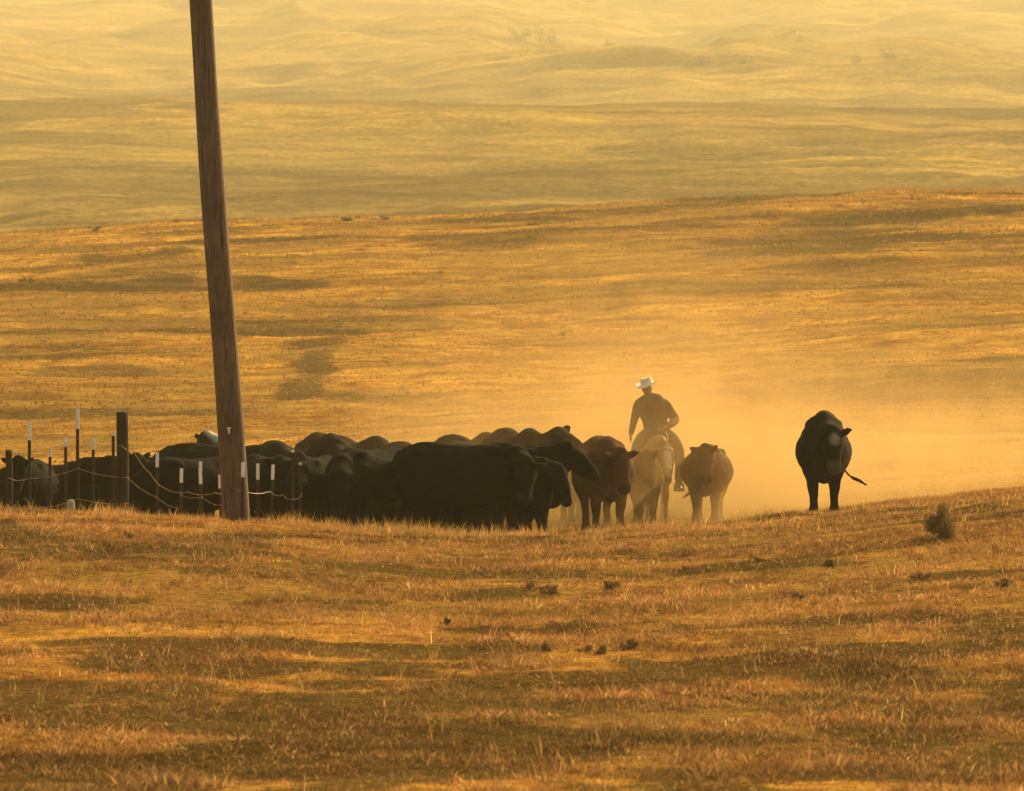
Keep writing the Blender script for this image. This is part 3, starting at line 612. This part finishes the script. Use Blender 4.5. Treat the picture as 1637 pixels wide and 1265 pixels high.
def make_rider():
    o = empty('person', (HX-.17+.17, HD, HG), R(-90))
    sx = -.06; zt = 1.50
    LY = .10   # torso leans a little to the rider's right (viewer's left)
    def torso(B, g):
        g = g*1.25
        B.loft([(sx-.02, 0, zt+.05, .185+g, .13+g), (sx-.02, -.02, zt+.18, .165+g, .12+g), (sx-.01, -.05, zt+.34, .19+g, .13+g), (sx+.01, -.085, zt+.47, .225+g, .14+g), (sx+.02, -.10, zt+.56, .18+g, .11+g)], lat=(0, 1, 0))
    shz = zt+.55
    armR = [(sx+.01, -.285, shz-.03), (sx+.02, -.36, zt+.30), (sx+.08, -.40, zt+.12), (sx+.14, -.435, zt+.0)]     # hanging
    armL = [(sx+.01, .125, shz-.03), (sx-.02, .24, zt+.36), (sx+.02, .30, zt+.25), (.16, .22, zt+.17), (.33, .135, zt+.11)]  # elbow out, hand on reins
    legs = [[(sx, s*.11, zt+.02), (.14, s*.25, zt-.07), (.30, s*.35, zt-.24), (.25, s*.37, zt-.45), (.10, s*.37, zt-.74)] for s in (-1, 1)]
    B = Blob(); torso(B, -.01)
    hc = np.array([sx+.07, -.165, zt+.775])
    B.loft([(sx+.02, -.10, zt+.52, .065, .065), (sx+.035, -.13, zt+.66, .060, .062), (*(hc-[.01, 0, .02]), .07, .08)])
    B.ell(hc, (.098, .077, .112)); B.ell(hc+[.05, -.01, -.075], (.05, .052, .045)); B.ell(hc+[.105, -.012, -.015], (.022, .016, .028)); B.ell(hc+[.095, -.012, -.055], (.012, .028, .010))
    for s in (-1, 1): B.ell(hc+[-.005, s*.08, -.01], (.020, .010, .032)); B.ell(hc+[.085, s*.032-.01, .012], (.014, .016, .012))
    for A, rr in ((armR, (.058, .05, .045, .033)), (armL, (.058, .052, .048, .040, .030))):
        B.loft([(*p, r, r) for p, r in zip(A, rr)], seg=12)
    for L in legs: B.loft([(*p, r, r) for p, r in zip(L, (.10, .085, .068, .06, .045))], seg=12)
    def hand(w, dd, across, curl, nrm):
        w, dd, across, nrm = map(lambda v: np.array(v, float), (w, dd, across, nrm))
        B.loft([(*w, .030, .022), (*(w+dd*.05), .042, .020), (*(w+dd*.09), .042, .018)], lat=tuple(across), seg=10)
        for i, ln in enumerate((.070, .080, .075, .058)):
            b = w+dd*.085+across*(.033-.022*i); m1 = b+dd*ln*.5+nrm*curl*.3*ln; m2 = m1+dd*ln*.35*(1-curl)+nrm*ln*.55*curl; m3 = m2+nrm*ln*.35*curl+dd*ln*.25*(.6-curl)
            B.loft([(*b, .0105, .0105), (*m1, .0098, .0098), (*m2, .0092, .0092), (*m3, .008, .008)], seg=8, sub=2, lat=tuple(across))
        t0 = w+dd*.03+across*.035; B.loft([(*t0, .013, .013), (*(t0+across*.03+dd*.03+nrm*.01), .0115, .0115), (*(t0+across*.025+dd*.055+nrm*.03), .0095, .0095)], seg=8, sub=2)
    hand(armR[-1], (.10, -.08, -.99), (1, 0, .1), .45, (0, 1, 0))
    hand(armL[-1], (.75, -.62, -.2), (0.2, .2, .95), 1.0, (-.6, -.75, 0))
    link('body', B.fused('person_body', .0085, 3), M['skin'], o)
    J = Blob(); torso(J, .035)
    J.loft([(sx+.02, -.10, zt+.56, .085, .085), (sx+.025, -.11, zt+.64, .072, .074)], sub=1)
    J.loft([(sx+.01, -.19, shz, .09, .085), (sx+.01, -.30, shz-.05, .082, .08), (sx+.02, -.36, zt+.30, .068, .068), (sx+.08, -.40, zt+.14, .056, .056), (sx+.13, -.43, zt+.02, .046, .046)])
    J.loft([(sx+.01, .02, shz, .09, .085), (sx+.01, .15, shz-.06, .085, .082), (sx-.02, .24, zt+.36, .078, .078), (sx+.02, .30, zt+.25, .082, .076), (.16, .23, zt+.17, .062, .06), (.29, .155, zt+.12, .048, .048)])
    link('jacket', J.fused('jacket', .016, 3), M['jacket'], o)
    P = Blob(); P.loft([(sx-.02, 0, zt+.10, .19, .15), (sx-.01, 0, zt+.0, .20, .15)], sub=1, lat=(0, 1, 0))
    for L in legs: P.loft([(*p, r, r) for p, r in zip(L, (.12, .105, .088, .085, .080))], seg=14)
    link('jeans', P.fused('jeans', .018, 4), M['jeans'], o)
    for s in (-1, 1):
        Q = Blob(); Q.loft([(.11, s*.37, zt-.70, .062, .062), (.10, s*.37, zt-.84, .046, .05)], sub=1)
        Q.loft([(.06, s*.37, zt-.885, .042, .045), (.15, s*.375, zt-.89, .046, .036), (.23, s*.38, zt-.90, .035, .025)], lat=(0, 1, 0)); link('boot', Q.fused('boot', .012, 2), M['leather'], o)
    H = Blob(); H.ell(hc+[-.025, 0, -.005], (.092, .086, .10)); link('hair', H.raw('hair'), M['hair'], o)
    # hat: crown with a crease, upcurled brim, tilted down over the brow and to one side
    V = []; Fc = []; n = 32
    prof = [(.190, .0), (.17, -.004), (.135, .0), (.103, .012), (.099, .05), (.094, .09), (.080, .118), (.045, .112), (.0, .102)]
    for (r, z) in prof:
        for j in range(n):
            a = 2*math.pi*j/n; ca, sa = math.cos(a), math.sin(a)
            rx, ry = r*1.12, r*1.0
            zz = z
            if z < .01 and r > .11: zz += .075*((r-.11)/.105)**2*sa*sa-.018*ca*ca*((r-.11)/.105)
            if z > .1 and r < .09: zz -= .015*abs(ca)
            V.append((rx*ca, ry*sa, zz))
    for i in range(len(prof)-1):
        for j in range(n): k = (j+1) % n; Fc.append((i*n+j, i*n+k, (i+1)*n+k, (i+1)*n+j))
    me = bpy.data.meshes.new('hat'); me.from_pydata(V, [], Fc); me.update()
    h = link('hat', me, M['felt'], o); h.location = hc+np.array([.0, .0, .055]); h.rotation_euler = (R(9), R(14), R(-24))
    so = h.modifiers.new('t', 'SOLIDIFY'); so.thickness = .006
    tag(o, 'rider in pale cowboy hat and dark jacket on the pale horse, right arm hanging', 'person')
make_rider()

# ---------------------------------------------------------------- utility pole
PD = 51.3
bx, _, _ = W(380, 832, PD); tx, _, tz = W(323, 0, PD); bz = float(GZ(bx, PD))-.3
dirp = np.array([tx-bx, 0, tz-(CAMZ+zr(832, PD))]); dirp /= np.linalg.norm(dirp)
po = empty('utility_pole', (bx, PD, bz)); tag(po, 'tall leaning weathered wooden utility pole on the crest beside the fence', 'pole')
B = Blob(); L = 11.0; pts = []
for i in range(23):
    s = i/22*L; r = .187-.0042*s+.003*math.sin(s*1.7)
    pts.append((dirp[0]*s+.012*math.sin(s*.9), .01*math.sin(s*.6), dirp[2]*s, r, r))
B.loft(pts, lat=(1, 0, 0), sub=2, seg=40); link('shaft', B.raw('shaft'), M['pole'], po)
B = Blob(); ta = dirp*(L-1.0); B.loft([(ta[0]-1.2, -.2, ta[2]+.0, .05, .06), (ta[0]+1.2, -.2, ta[2], .05, .06)], sub=1, lat=(0, 1, 0)); link('crossarm', B.raw('crossarm'), M['pole'], po)
for k in (-1.05, -.45, .45, 1.05):
    B = Blob(); B.loft([(ta[0]+k, -.2, ta[2]+.05, .03, .03), (ta[0]+k, -.2, ta[2]+.12, .05, .05), (ta[0]+k, -.2, ta[2]+.2, .03, .03)], lat=(1, 0, 0), seg=10); link('insulator', B.raw('insulator'), M['steel'], po)
ym = (CV-688)/F*PD+CAMZ-bz; s = ym/dirp[2]; B = Blob()
cx = dirp[0]*s+.0; yy = -.192
B.loft([(cx-.022, yy, ym+.03, .010, .004), (cx+.022, yy, ym+.03, .010, .004)], lat=(0, 0, 1), sub=1, seg=8); B.loft([(cx, yy, ym+.035, .014, .004), (cx, yy, ym-.045, .010, .004)], lat=(1, 0, 0), sub=1, seg=8)
link('white_marker', B.raw('white_marker'), M['white'], po)

# ---------------------------------------------------------------- fences
def t_post(parent, u, top, dist, white=(0.2), lean=0, hid=0):
    """studded steel T section, painted tip as a sub-part"""
    x, y, zt_ = W(u, top, dist); g = float(GZ(x, y))-.05; H = zt_-g
    def prof(z0, z1, name, mat, par, k=1.0):
        a = .0225*k; w = .006*k; dpt = .028*k
        pr = [(-a, -w), (a, -w), (a, w), (w, w), (w, dpt), (-w, dpt), (-w, w), (-a, w)]; V = []; Fc = []
        for z in (z0, z1):
            for (px, py) in pr: V.append((px+lean*z, py, z))
        n = 8
        for j in range(n): Fc.append((j, (j+1) % n, n+(j+1) % n, n+j))
        Fc.append(tuple(range(n-1, -1, -1))); Fc.append(tuple(range(n, 2*n)))
        z = z0+.05
        while z < z1-.02:   # studs
            b = len(V); 
            for (q, r_, t_) in ((-.008, -w-.008, 0), (.008, -w-.008, 0), (.008, -w, 0), (-.008, -w, 0), (-.008, -w-.008, .018), (.008, -w-.008, .018), (.008, -w, .018), (-.008, -w, .018)): V.append((q+lean*z, r_, z+t_))
            Fc += [(b, b+1, b+5, b+4), (b, b+3, b+2, b+1), (b+4, b+5, b+6, b+7), (b, b+4, b+7, b+3), (b+1, b+2, b+6, b+5)]; z += .055
        me = bpy.data.meshes.new(name); me.from_pydata(V, [], Fc); me.update()
        o = link(name, me, mat, par, False); return o
    po_ = prof(0, H-white, 'steel_post', M['steel'], parent); po_.location = (x-parent.location.x, y-parent.location.y, g-parent.location.z)
    prof(H-white, H, 'painted_tip', M['white'], po_, 1.04)
    return x, y, g
def w_post(parent, u, top, dist, r):
    x, y, zt_ = W(u, top, dist); g = float(GZ(x, y))-.2; B = Blob(); H = zt_-g
    B.loft([(0, 0, 0, r*1.05, r*1.05), (0.01, 0, H*.5, r, r*.97), (0.0, 0, H-.01, r*.97, r)], lat=(1, 0, 0), seg=18)
    me = B.raw('wooden_post'); V = verts(me)
    V[:, 2] = np.minimum(V[:, 2], H+.004*np.sin(V[:, 0]*90)); th = np.arctan2(V[:, 1], V[:, 0]); kk = 1+.035*np.sin(th*5+1)+.02*np.sin(th*11); V[:, 0] *= kk; V[:, 1] *= kk
    me.vertices.foreach_set('co', V.ravel()); me.update()
    o = link('wooden_post', me, M['post'], parent); o.location = (x-parent.location.x, y-parent.location.y, g-parent.location.z)
def wire(parent, pts, r=.0045):
    """pts (u,row,d); a slightly sagging twisted strand with barbs"""
    P = [np.array(W(*p)) for p in pts]; B = Blob(); L0 = np.array(parent.location); path = []
    for i in range(len(P)-1):
        n = max(6, int(np.linalg.norm(P[i+1]-P[i])/.12))
        for k in range(n):
            t = k/n; q = P[i]*(1-t)+P[i+1]*t; q = q-np.array([0, 0, .035*4*t*(1-t)])+rng.normal(0, .003, 3); path.append(q)
    path.append(P[-1]); path = [q-L0 for q in path]
    B.loft([(*q, r, r) for q in path], sub=1, seg=6, lat=(0, 1, 0.01))
    for q in path[::2]:
        a = rng.random()*6.28; v = np.array([.25, math.cos(a), math.sin(a)])*.018; B.loft([(*(q-v), .002, .002), (*(q+v), .002, .002)], sub=1, seg=4, lat=(1, 0, .2))
    link('barbed_wire', B.raw('barbed_wire'), M['wire'], parent)
f1 = empty('barbed_wire_fence', W(110, 830, 53.5)); tag(f1, 'barbed wire fence of tall posts standing on the crest at far left', 'fence', 'wire fences beside the pole')
w_post(f1, 14, 719, 54.5, .050); w_post(f1, 195, 659, 53.0, .085)
t_post(f1, 47, 674, 53.6, .27); t_post(f1, 124, 652, 53.2, .30); t_post(f1, 181, 690, 53.6, .06)
wire(f1, [(14, 764, 54.3), (47, 765, 53.5), (124, 749, 53.1), (205, 764, 52.9)])
wire(f1, [(14, 818, 54.3), (60, 812, 53.5), (124, 797, 53.1), (205, 805, 52.9)])
wire(f1, [(14, 721, 54.3), (47, 722, 53.5), (124, 702, 53.1), (195, 713, 52.9)], .003)
wire(f1, [(195, 713, 52.9), (212, 718, 52.8), (240, 757, 52.9), (262, 780, 53.0), (300, 787, 53.0), (345, 788, 53.0), (383, 784, 50.9), (432, 786, 52.9), (452, 791, 53), (470, 798, 53), (483, 789, 53.1)])
wire(f1, [(205, 764, 52.9), (250, 795, 53), (285, 812, 53)], .0035)
t_post(f1, 468, 720, 53.1, .03); t_post(f1, 480, 740, 53.4, .03)
B = Blob(); xx, yy_, zz = W(113, 803, 52.6); g = float(GZ(xx, yy_))
B.loft([(0, 0, 0, .055, .05), (0, 0, zz-g, .055, .05)], lat=(1, 0, 0), sub=1, seg=12); so = link('post_stub', B.raw('post_stub'), simple_mat('bleached_wood', (.42, .38, .30), .9, .25, 20, .2), f1); so.location = (xx-f1.location.x, yy_-f1.location.y, g-f1.location.z)
f2 = empty('barbed_wire_fence', W(110, 840, 57.2)); tag(f2, 'farther row of short white-tipped steel posts between the tall posts at far left', 'fence', 'wire fences beside the pole')
t_post(f2, 80, 716, 57.6, .14); t_post(f2, 105, 699, 57.2, .15); t_post(f2, 149, 700, 57.0, .18)
wire(f2, [(60, 716, 57.8), (80, 723, 57.5), (105, 712, 57.1), (149, 708, 56.9)], .003)
f3 = empty('barbed_wire_fence', W(350, 840, 54)); tag(f3, 'cluster of low white-tipped steel posts around the foot of the pole', 'fence', 'wire fences beside the pole')
for u, t_, b_, dd, ln in ((250, 723, 747, 54.6, .01), (288, 749, 772, 54.1, .02), (317, 738, 759, 54.6, .03), (323, 749, 774, 53.8, -.03), (354, 759, 781, 53.6, -.03), (387, 739, 763, 50.8, .015), (412, 741, 767, 53.6, .0), (432, 743, 767, 53.8, .04)):
    t_post(f3, u, t_, dd, (b_-t_)/F*dd, ln)
wire(f3, [(288, 790, 54), (323, 795, 53.7), (354, 808, 53.5)], .003)

# ---------------------------------------------------------------- shrubs, weed clumps and clods
def foliage(w_, h, n, leaf, cols, seed):
    r = np.random.default_rng(seed); V = []; Fc = []; C = []
    cs = .45 if n < 3000 else .30
    cl = [(r.normal(0, cs)*w_, r.normal(0, cs)*w_, h*(.02+.75*r.random()**1.3)) for _ in range(9)]
    P = []
    for i in range(n):
        c = cl[r.integers(0, 9)]; q = r.normal(0, 1, 3); q /= np.linalg.norm(q)+1e-9; q *= r.random()**.4
        P.append((c[0]+q[0]*w_*.32, c[1]+q[1]*w_*.32, max(.01*h, c[2]+q[2]*h*.3)))
    P = np.array(P); a = r.normal(0, 1, (n, 3)); a /= np.linalg.norm(a, axis=1)[:, None]; b = np.cross(a, r.normal(0, 1, (n, 3))); b /= np.linalg.norm(b, axis=1)[:, None]
    s = leaf*(.6+.8*r.random((n, 1)))
    V = np.stack([P-a*s, P+b*s*.45, P+a*s, P-b*s*.45], 1).reshape(-1, 3); i = np.arange(n)*4
    me = mesh_np('foliage', V, [np.stack([i, i+1, i+2, i+3], -1)], False)
    c = np.array(cols)[r.integers(0, len(cols), n)]*(.7+.6*r.random((n, 1))); set_col(me, np.repeat(c, 4, axis=0)); return me
def shrub(u, dist, w_, h, label, name='shrub', cat='shrub', group=None, cols=((.07, .075, .03), (.10, .095, .04), (.05, .05, .025)), n=500, far=False, trunk=True):
    x = (u-CU)/F*dist; z = float((HZ if far else GZ)(np.array(x), np.array(float(dist))))
    o = empty(name, (x, dist, z-.02*h)); tag(o, label, cat, group)
    link('leaves', foliage(w_/2, h, n, max(w_*(.045 if n < 800 else .030 if n < 3000 else .018), .008), cols, int(u*7+dist)), M['scrub'], o, False)
    B = Blob()
    for k in range(4):
        a = k*1.7+u; B.loft([(0, 0, -.05*h, .03*w_, .03*w_), (math.cos(a)*w_*.12, math.sin(a)*w_*.12, h*.3, .02*w_, .02*w_), (math.cos(a)*w_*.25, math.sin(a)*w_*.25, h*.7, .008*w_, .008*w_)], seg=6, lat=(1, 0, 0.1))
    link('stems', B.raw('stems'), M['bark'], o)
    return o
g1 = 'dark weed clumps on the foreground pasture'
WC = ((.12, .10, .042), (.16, .125, .052), (.085, .07, .032), (.28, .17, .065))
for (u, d_, w_, h_, lb) in (
    (857, 41.2, .26, .11, 'left one of a pair of dark weed clumps below the big side-on cow\'s head'),
    (883, 40.9, .26, .10, 'right one of a pair of dark weed clumps below the big side-on cow\'s head'),
    (978, 41.3, .26, .10, 'dark weed clump just right of the pair, below the brown cow'),
    (870, 35.3, .17, .10, 'small dark weed clump in mid foreground, straight below the pair'),
    (1008, 35.5, .14, .11, 'small upright dark weed clump in the mid foreground'),
    (955, 35.0, .28, .09, 'low flat weed clump between two small upright clumps'),
    (1100, 45.0, .20, .08, 'little dark weed clump on the slope below the horse'),
    (1213, 43.5, .20, .08, 'little dark weed clump below the gap between horse and lone cow'),
    (1465, 40.6, .24, .10, 'dark weed clump on the slope at right, below the lone cow'),
    (1325, 42.6, .16, .08, 'tiny dark weed clump straight below the lone cow'),
    (1605, 39.8, .20, .09, 'dark weed clump near the right edge of the slope'),
    (1280, 39.4, .18, .08, 'tiny weed clump in the middle of the right slope'),
    (715, 38.0, .13, .07, 'tiny dark weed clump below the pole-side cattle'),
    (208, 45.5, .13, .08, 'tiny dark weed clump below the dark wooden fence post')):
    shrub(u, d_, w_, h_, lb, 'weed_clump', 'weed', g1, WC, 900)
shrub(1507, 44.4, .50, .40, 'bush-shaped stand-in for a soft dark smudge on the slope just under the crest near the right edge', 'bush', 'bush', None, ((.24, .175, .075), (.28, .20, .085), (.20, .15, .065)), 9000)  # foliage added in place of an unexplained dark smudge on the ground
g2 = 'scrub dots along the near ridge'
RC = ((.08, .06, .03), (.06, .05, .025), (.11, .08, .035))
for (u, d_, w_, h_, lb) in ((1183, 238, .6, .35, 'lone dark scrub dot on the near ridge above the dusty cattle'), (1293, 236, .6, .25, 'low scrub dot on the near ridge above the lone cow'), (1340, 240, .5, .25, 'small scrub dot right of another on the near ridge'),
    (155, 238, 1.1, .35, 'wide low scrub mound on the near ridge at far left'), (280, 240, .6, .25, 'scrub dot on the ridge just left of the pole'), (553, 234, 1.4, .35, 'wide dark scrub mound on the ridge right of the pole'),
    (615, 238, .9, .3, 'scrub mound right of the wide one on the ridge'), (392, 240, .4, .3, 'tiny scrub dot on the ridge close beside the pole'), (850, 220, .8, .3, 'scrub dot below the middle of the ridge'), (900, 160, .7, .3, 'scrub dot midway up the pasture behind the rider'), (45, 190, .9, .3, 'scrub dot on the pasture at the left edge')):
    shrub(u, d_, w_, h_, lb, 'scrub_bush', 'bush', g2, RC, 220)
g3 = 'hazy scrub on the far hills'
for (u, d_, w_, h_, lb) in ((1120, 1170, 9, 4.5, 'biggest hazy far scrub clump, at the foot of the right hill'), (1140, 1185, 8, 3.5, 'hazy scrub clump touching the biggest one'), (1160, 1180, 7, 3.2, 'hazy scrub clump at the right end of the far row'),
    (1198, 1215, 9, 4.5, 'hazy scrub clump uphill of the far row'), (1215, 1205, 8, 3.2, 'hazy scrub clump right of the uphill one'), (1258, 1310, 7, 3.5, 'hazy scrub on the far hill shoulder'), (1275, 1320, 6, 2.5, 'smaller hazy scrub by the hill shoulder'),
    (1370, 1200, 7, 4, 'faint scrub low on the right hill'), (1425, 1200, 9, 4, 'faint wide scrub on the right hill'), (1570, 1240, 6, 5, 'faint scrub near the right edge of the far hill'),
    (862, 1560, 9, 9, 'left of two faint hazy trees on the upper spur'), (882, 1560, 9, 8, 'right of two faint hazy trees on the upper spur'), (830, 1540, 10, 5, 'low hazy scrub left of the two faint trees'),
    (970, 1590, 9, 4, 'hazy scrub right of the two faint trees'), (1050, 1500, 12, 5, 'hazy scrub on the descending spur'), (1010, 1500, 12, 4, 'hazy scrub higher on the descending spur')):
    shrub(u, d_, w_, h_, lb, 'scrub_bush' if h_ < 7 else 'tree', 'bush' if h_ < 7 else 'tree', g3, ((.07, .075, .035), (.05, .055, .028)), 200, True)

# ---------------------------------------------------------------- dust raised by the hooves, and the haze
def box(name, a, b):
    V = [(x, y, z) for x in (a[0], b[0]) for y in (a[1], b[1]) for z in (a[2], b[2])]
    Fc = [(0, 1, 3, 2), (4, 6, 7, 5), (0, 4, 5, 1), (2, 3, 7, 6), (0, 2, 6, 4), (1, 5, 7, 3)]
    me = bpy.data.meshes.new(name); me.from_pydata(V, [], Fc); me.update(); return link(name, me, None, None, False)
DB0, DB1 = (-9, 56.3, .55), (17, 104, 7.0)
dust = box('dust_cloud', DB0, DB1); tag(dust, 'glowing golden dust kicked up behind and around the cattle', 'dust', kind='stuff')
m = bpy.data.materials.new('dust'); m.use_nodes = True; n = m.node_tree; n.nodes.clear()
out = N(n, 'ShaderNodeOutputMaterial'); vol = N(n, 'ShaderNodeVolumePrincipled'); n.links.new(vol.outputs[0], out.inputs['Volume'])
vol.inputs['Color'].default_value = (.74, .49, .195, 1); vol.inputs['Anisotropy'].default_value = .45
geo = N(n, 'ShaderNodeNewGeometry'); sp = N(n, 'ShaderNodeSeparateXYZ'); n.links.new(geo.outputs['Position'], sp.inputs[0])
def math_(op, a, b=None):
    o = N(n, 'ShaderNodeMath', operation=op)
    for i, v in enumerate((a, b)):
        if v is None: continue
        if isinstance(v, (int, float)): o.inputs[i].default_value = v
        else: n.links.new(v, o.inputs[i])
    return o.outputs[0]
def mr(v, a, b, c=0, d=1, sm='SMOOTHSTEP'):
    o = N(n, 'ShaderNodeMapRange', interpolation_type=sm); n.links.new(v, o.inputs[0])
    for i, q in enumerate((a, b, c, d)): o.inputs[i+1].default_value = q
    return o.outputs[0]
X, Y, Zz = sp.outputs[0], sp.outputs[1], sp.outputs[2]
# ground rises slowly to the back right: dust height is measured above that plane
gz = math_('ADD', math_('MULTIPLY', math_('SUBTRACT', Y, 58.0), .022), math_('ADD', math_('MULTIPLY', X, .055), .85))
hgt = math_('MAXIMUM', math_('SUBTRACT', Zz, gz), 0.0)
low = math_('EXPONENT', math_('MULTIPLY', hgt, -1.25)); high = math_('MULTIPLY', math_('EXPONENT', math_('MULTIPLY', hgt, -.5)), mr(X, 7.5, 3.5, .04, .24))
prof = math_('ADD', low, high)
xr = math_('MULTIPLY', mr(X, -5.0, 1.4), mr(X, 14.0, 4.5, .35, 1))
xr = math_('ADD', math_('MULTIPLY', xr, .93), .07)
xr = math_('MULTIPLY', xr, math_('ADD', 1.0, math_('MULTIPLY', math_('MULTIPLY', mr(X, .2, 2.0), mr(X, 6.0, 3.6)), .9)))
yr = math_('MULTIPLY', mr(Y, 56.9, 59.4), mr(Y, 102, 78))
ns = noise_node(n, .75, 6, .62, geo.outputs['Position'], 1.2); nz = mr(ns.outputs[0], .38, .64, .08, 2.1)
edge = math_('MULTIPLY', mr(X, -9, -7.5), mr(X, 17, 15.5)); edge = math_('MULTIPLY', edge, mr(Zz, 7, 5.6))
dn = math_('MULTIPLY', math_('MULTIPLY', prof, xr), math_('MULTIPLY', yr, math_('MULTIPLY', nz, edge)))
n.links.new(math_('MULTIPLY', dn, .095), vol.inputs['Density'])
dust.data.materials.append(m)
haze = box('haze', (-2600, -70, -1.6+CAMZ-2.5), (2600, 3150, 480)); tag(haze, 'warm evening haze over the whole valley', 'haze', kind='stuff')
m = bpy.data.materials.new('haze'); m.use_nodes = True; n = m.node_tree; n.nodes.clear()
out = N(n, 'ShaderNodeOutputMaterial'); vol = N(n, 'ShaderNodeVolumePrincipled'); n.links.new(vol.outputs[0], out.inputs['Volume'])
vol.inputs['Color'].default_value = (1.0, .91, .59, 1); vol.inputs['Anisotropy'].default_value = .10; vol.inputs['Density'].default_value = .00050
haze.data.materials.append(m)
S.cycles.volume_step_rate = 1.0
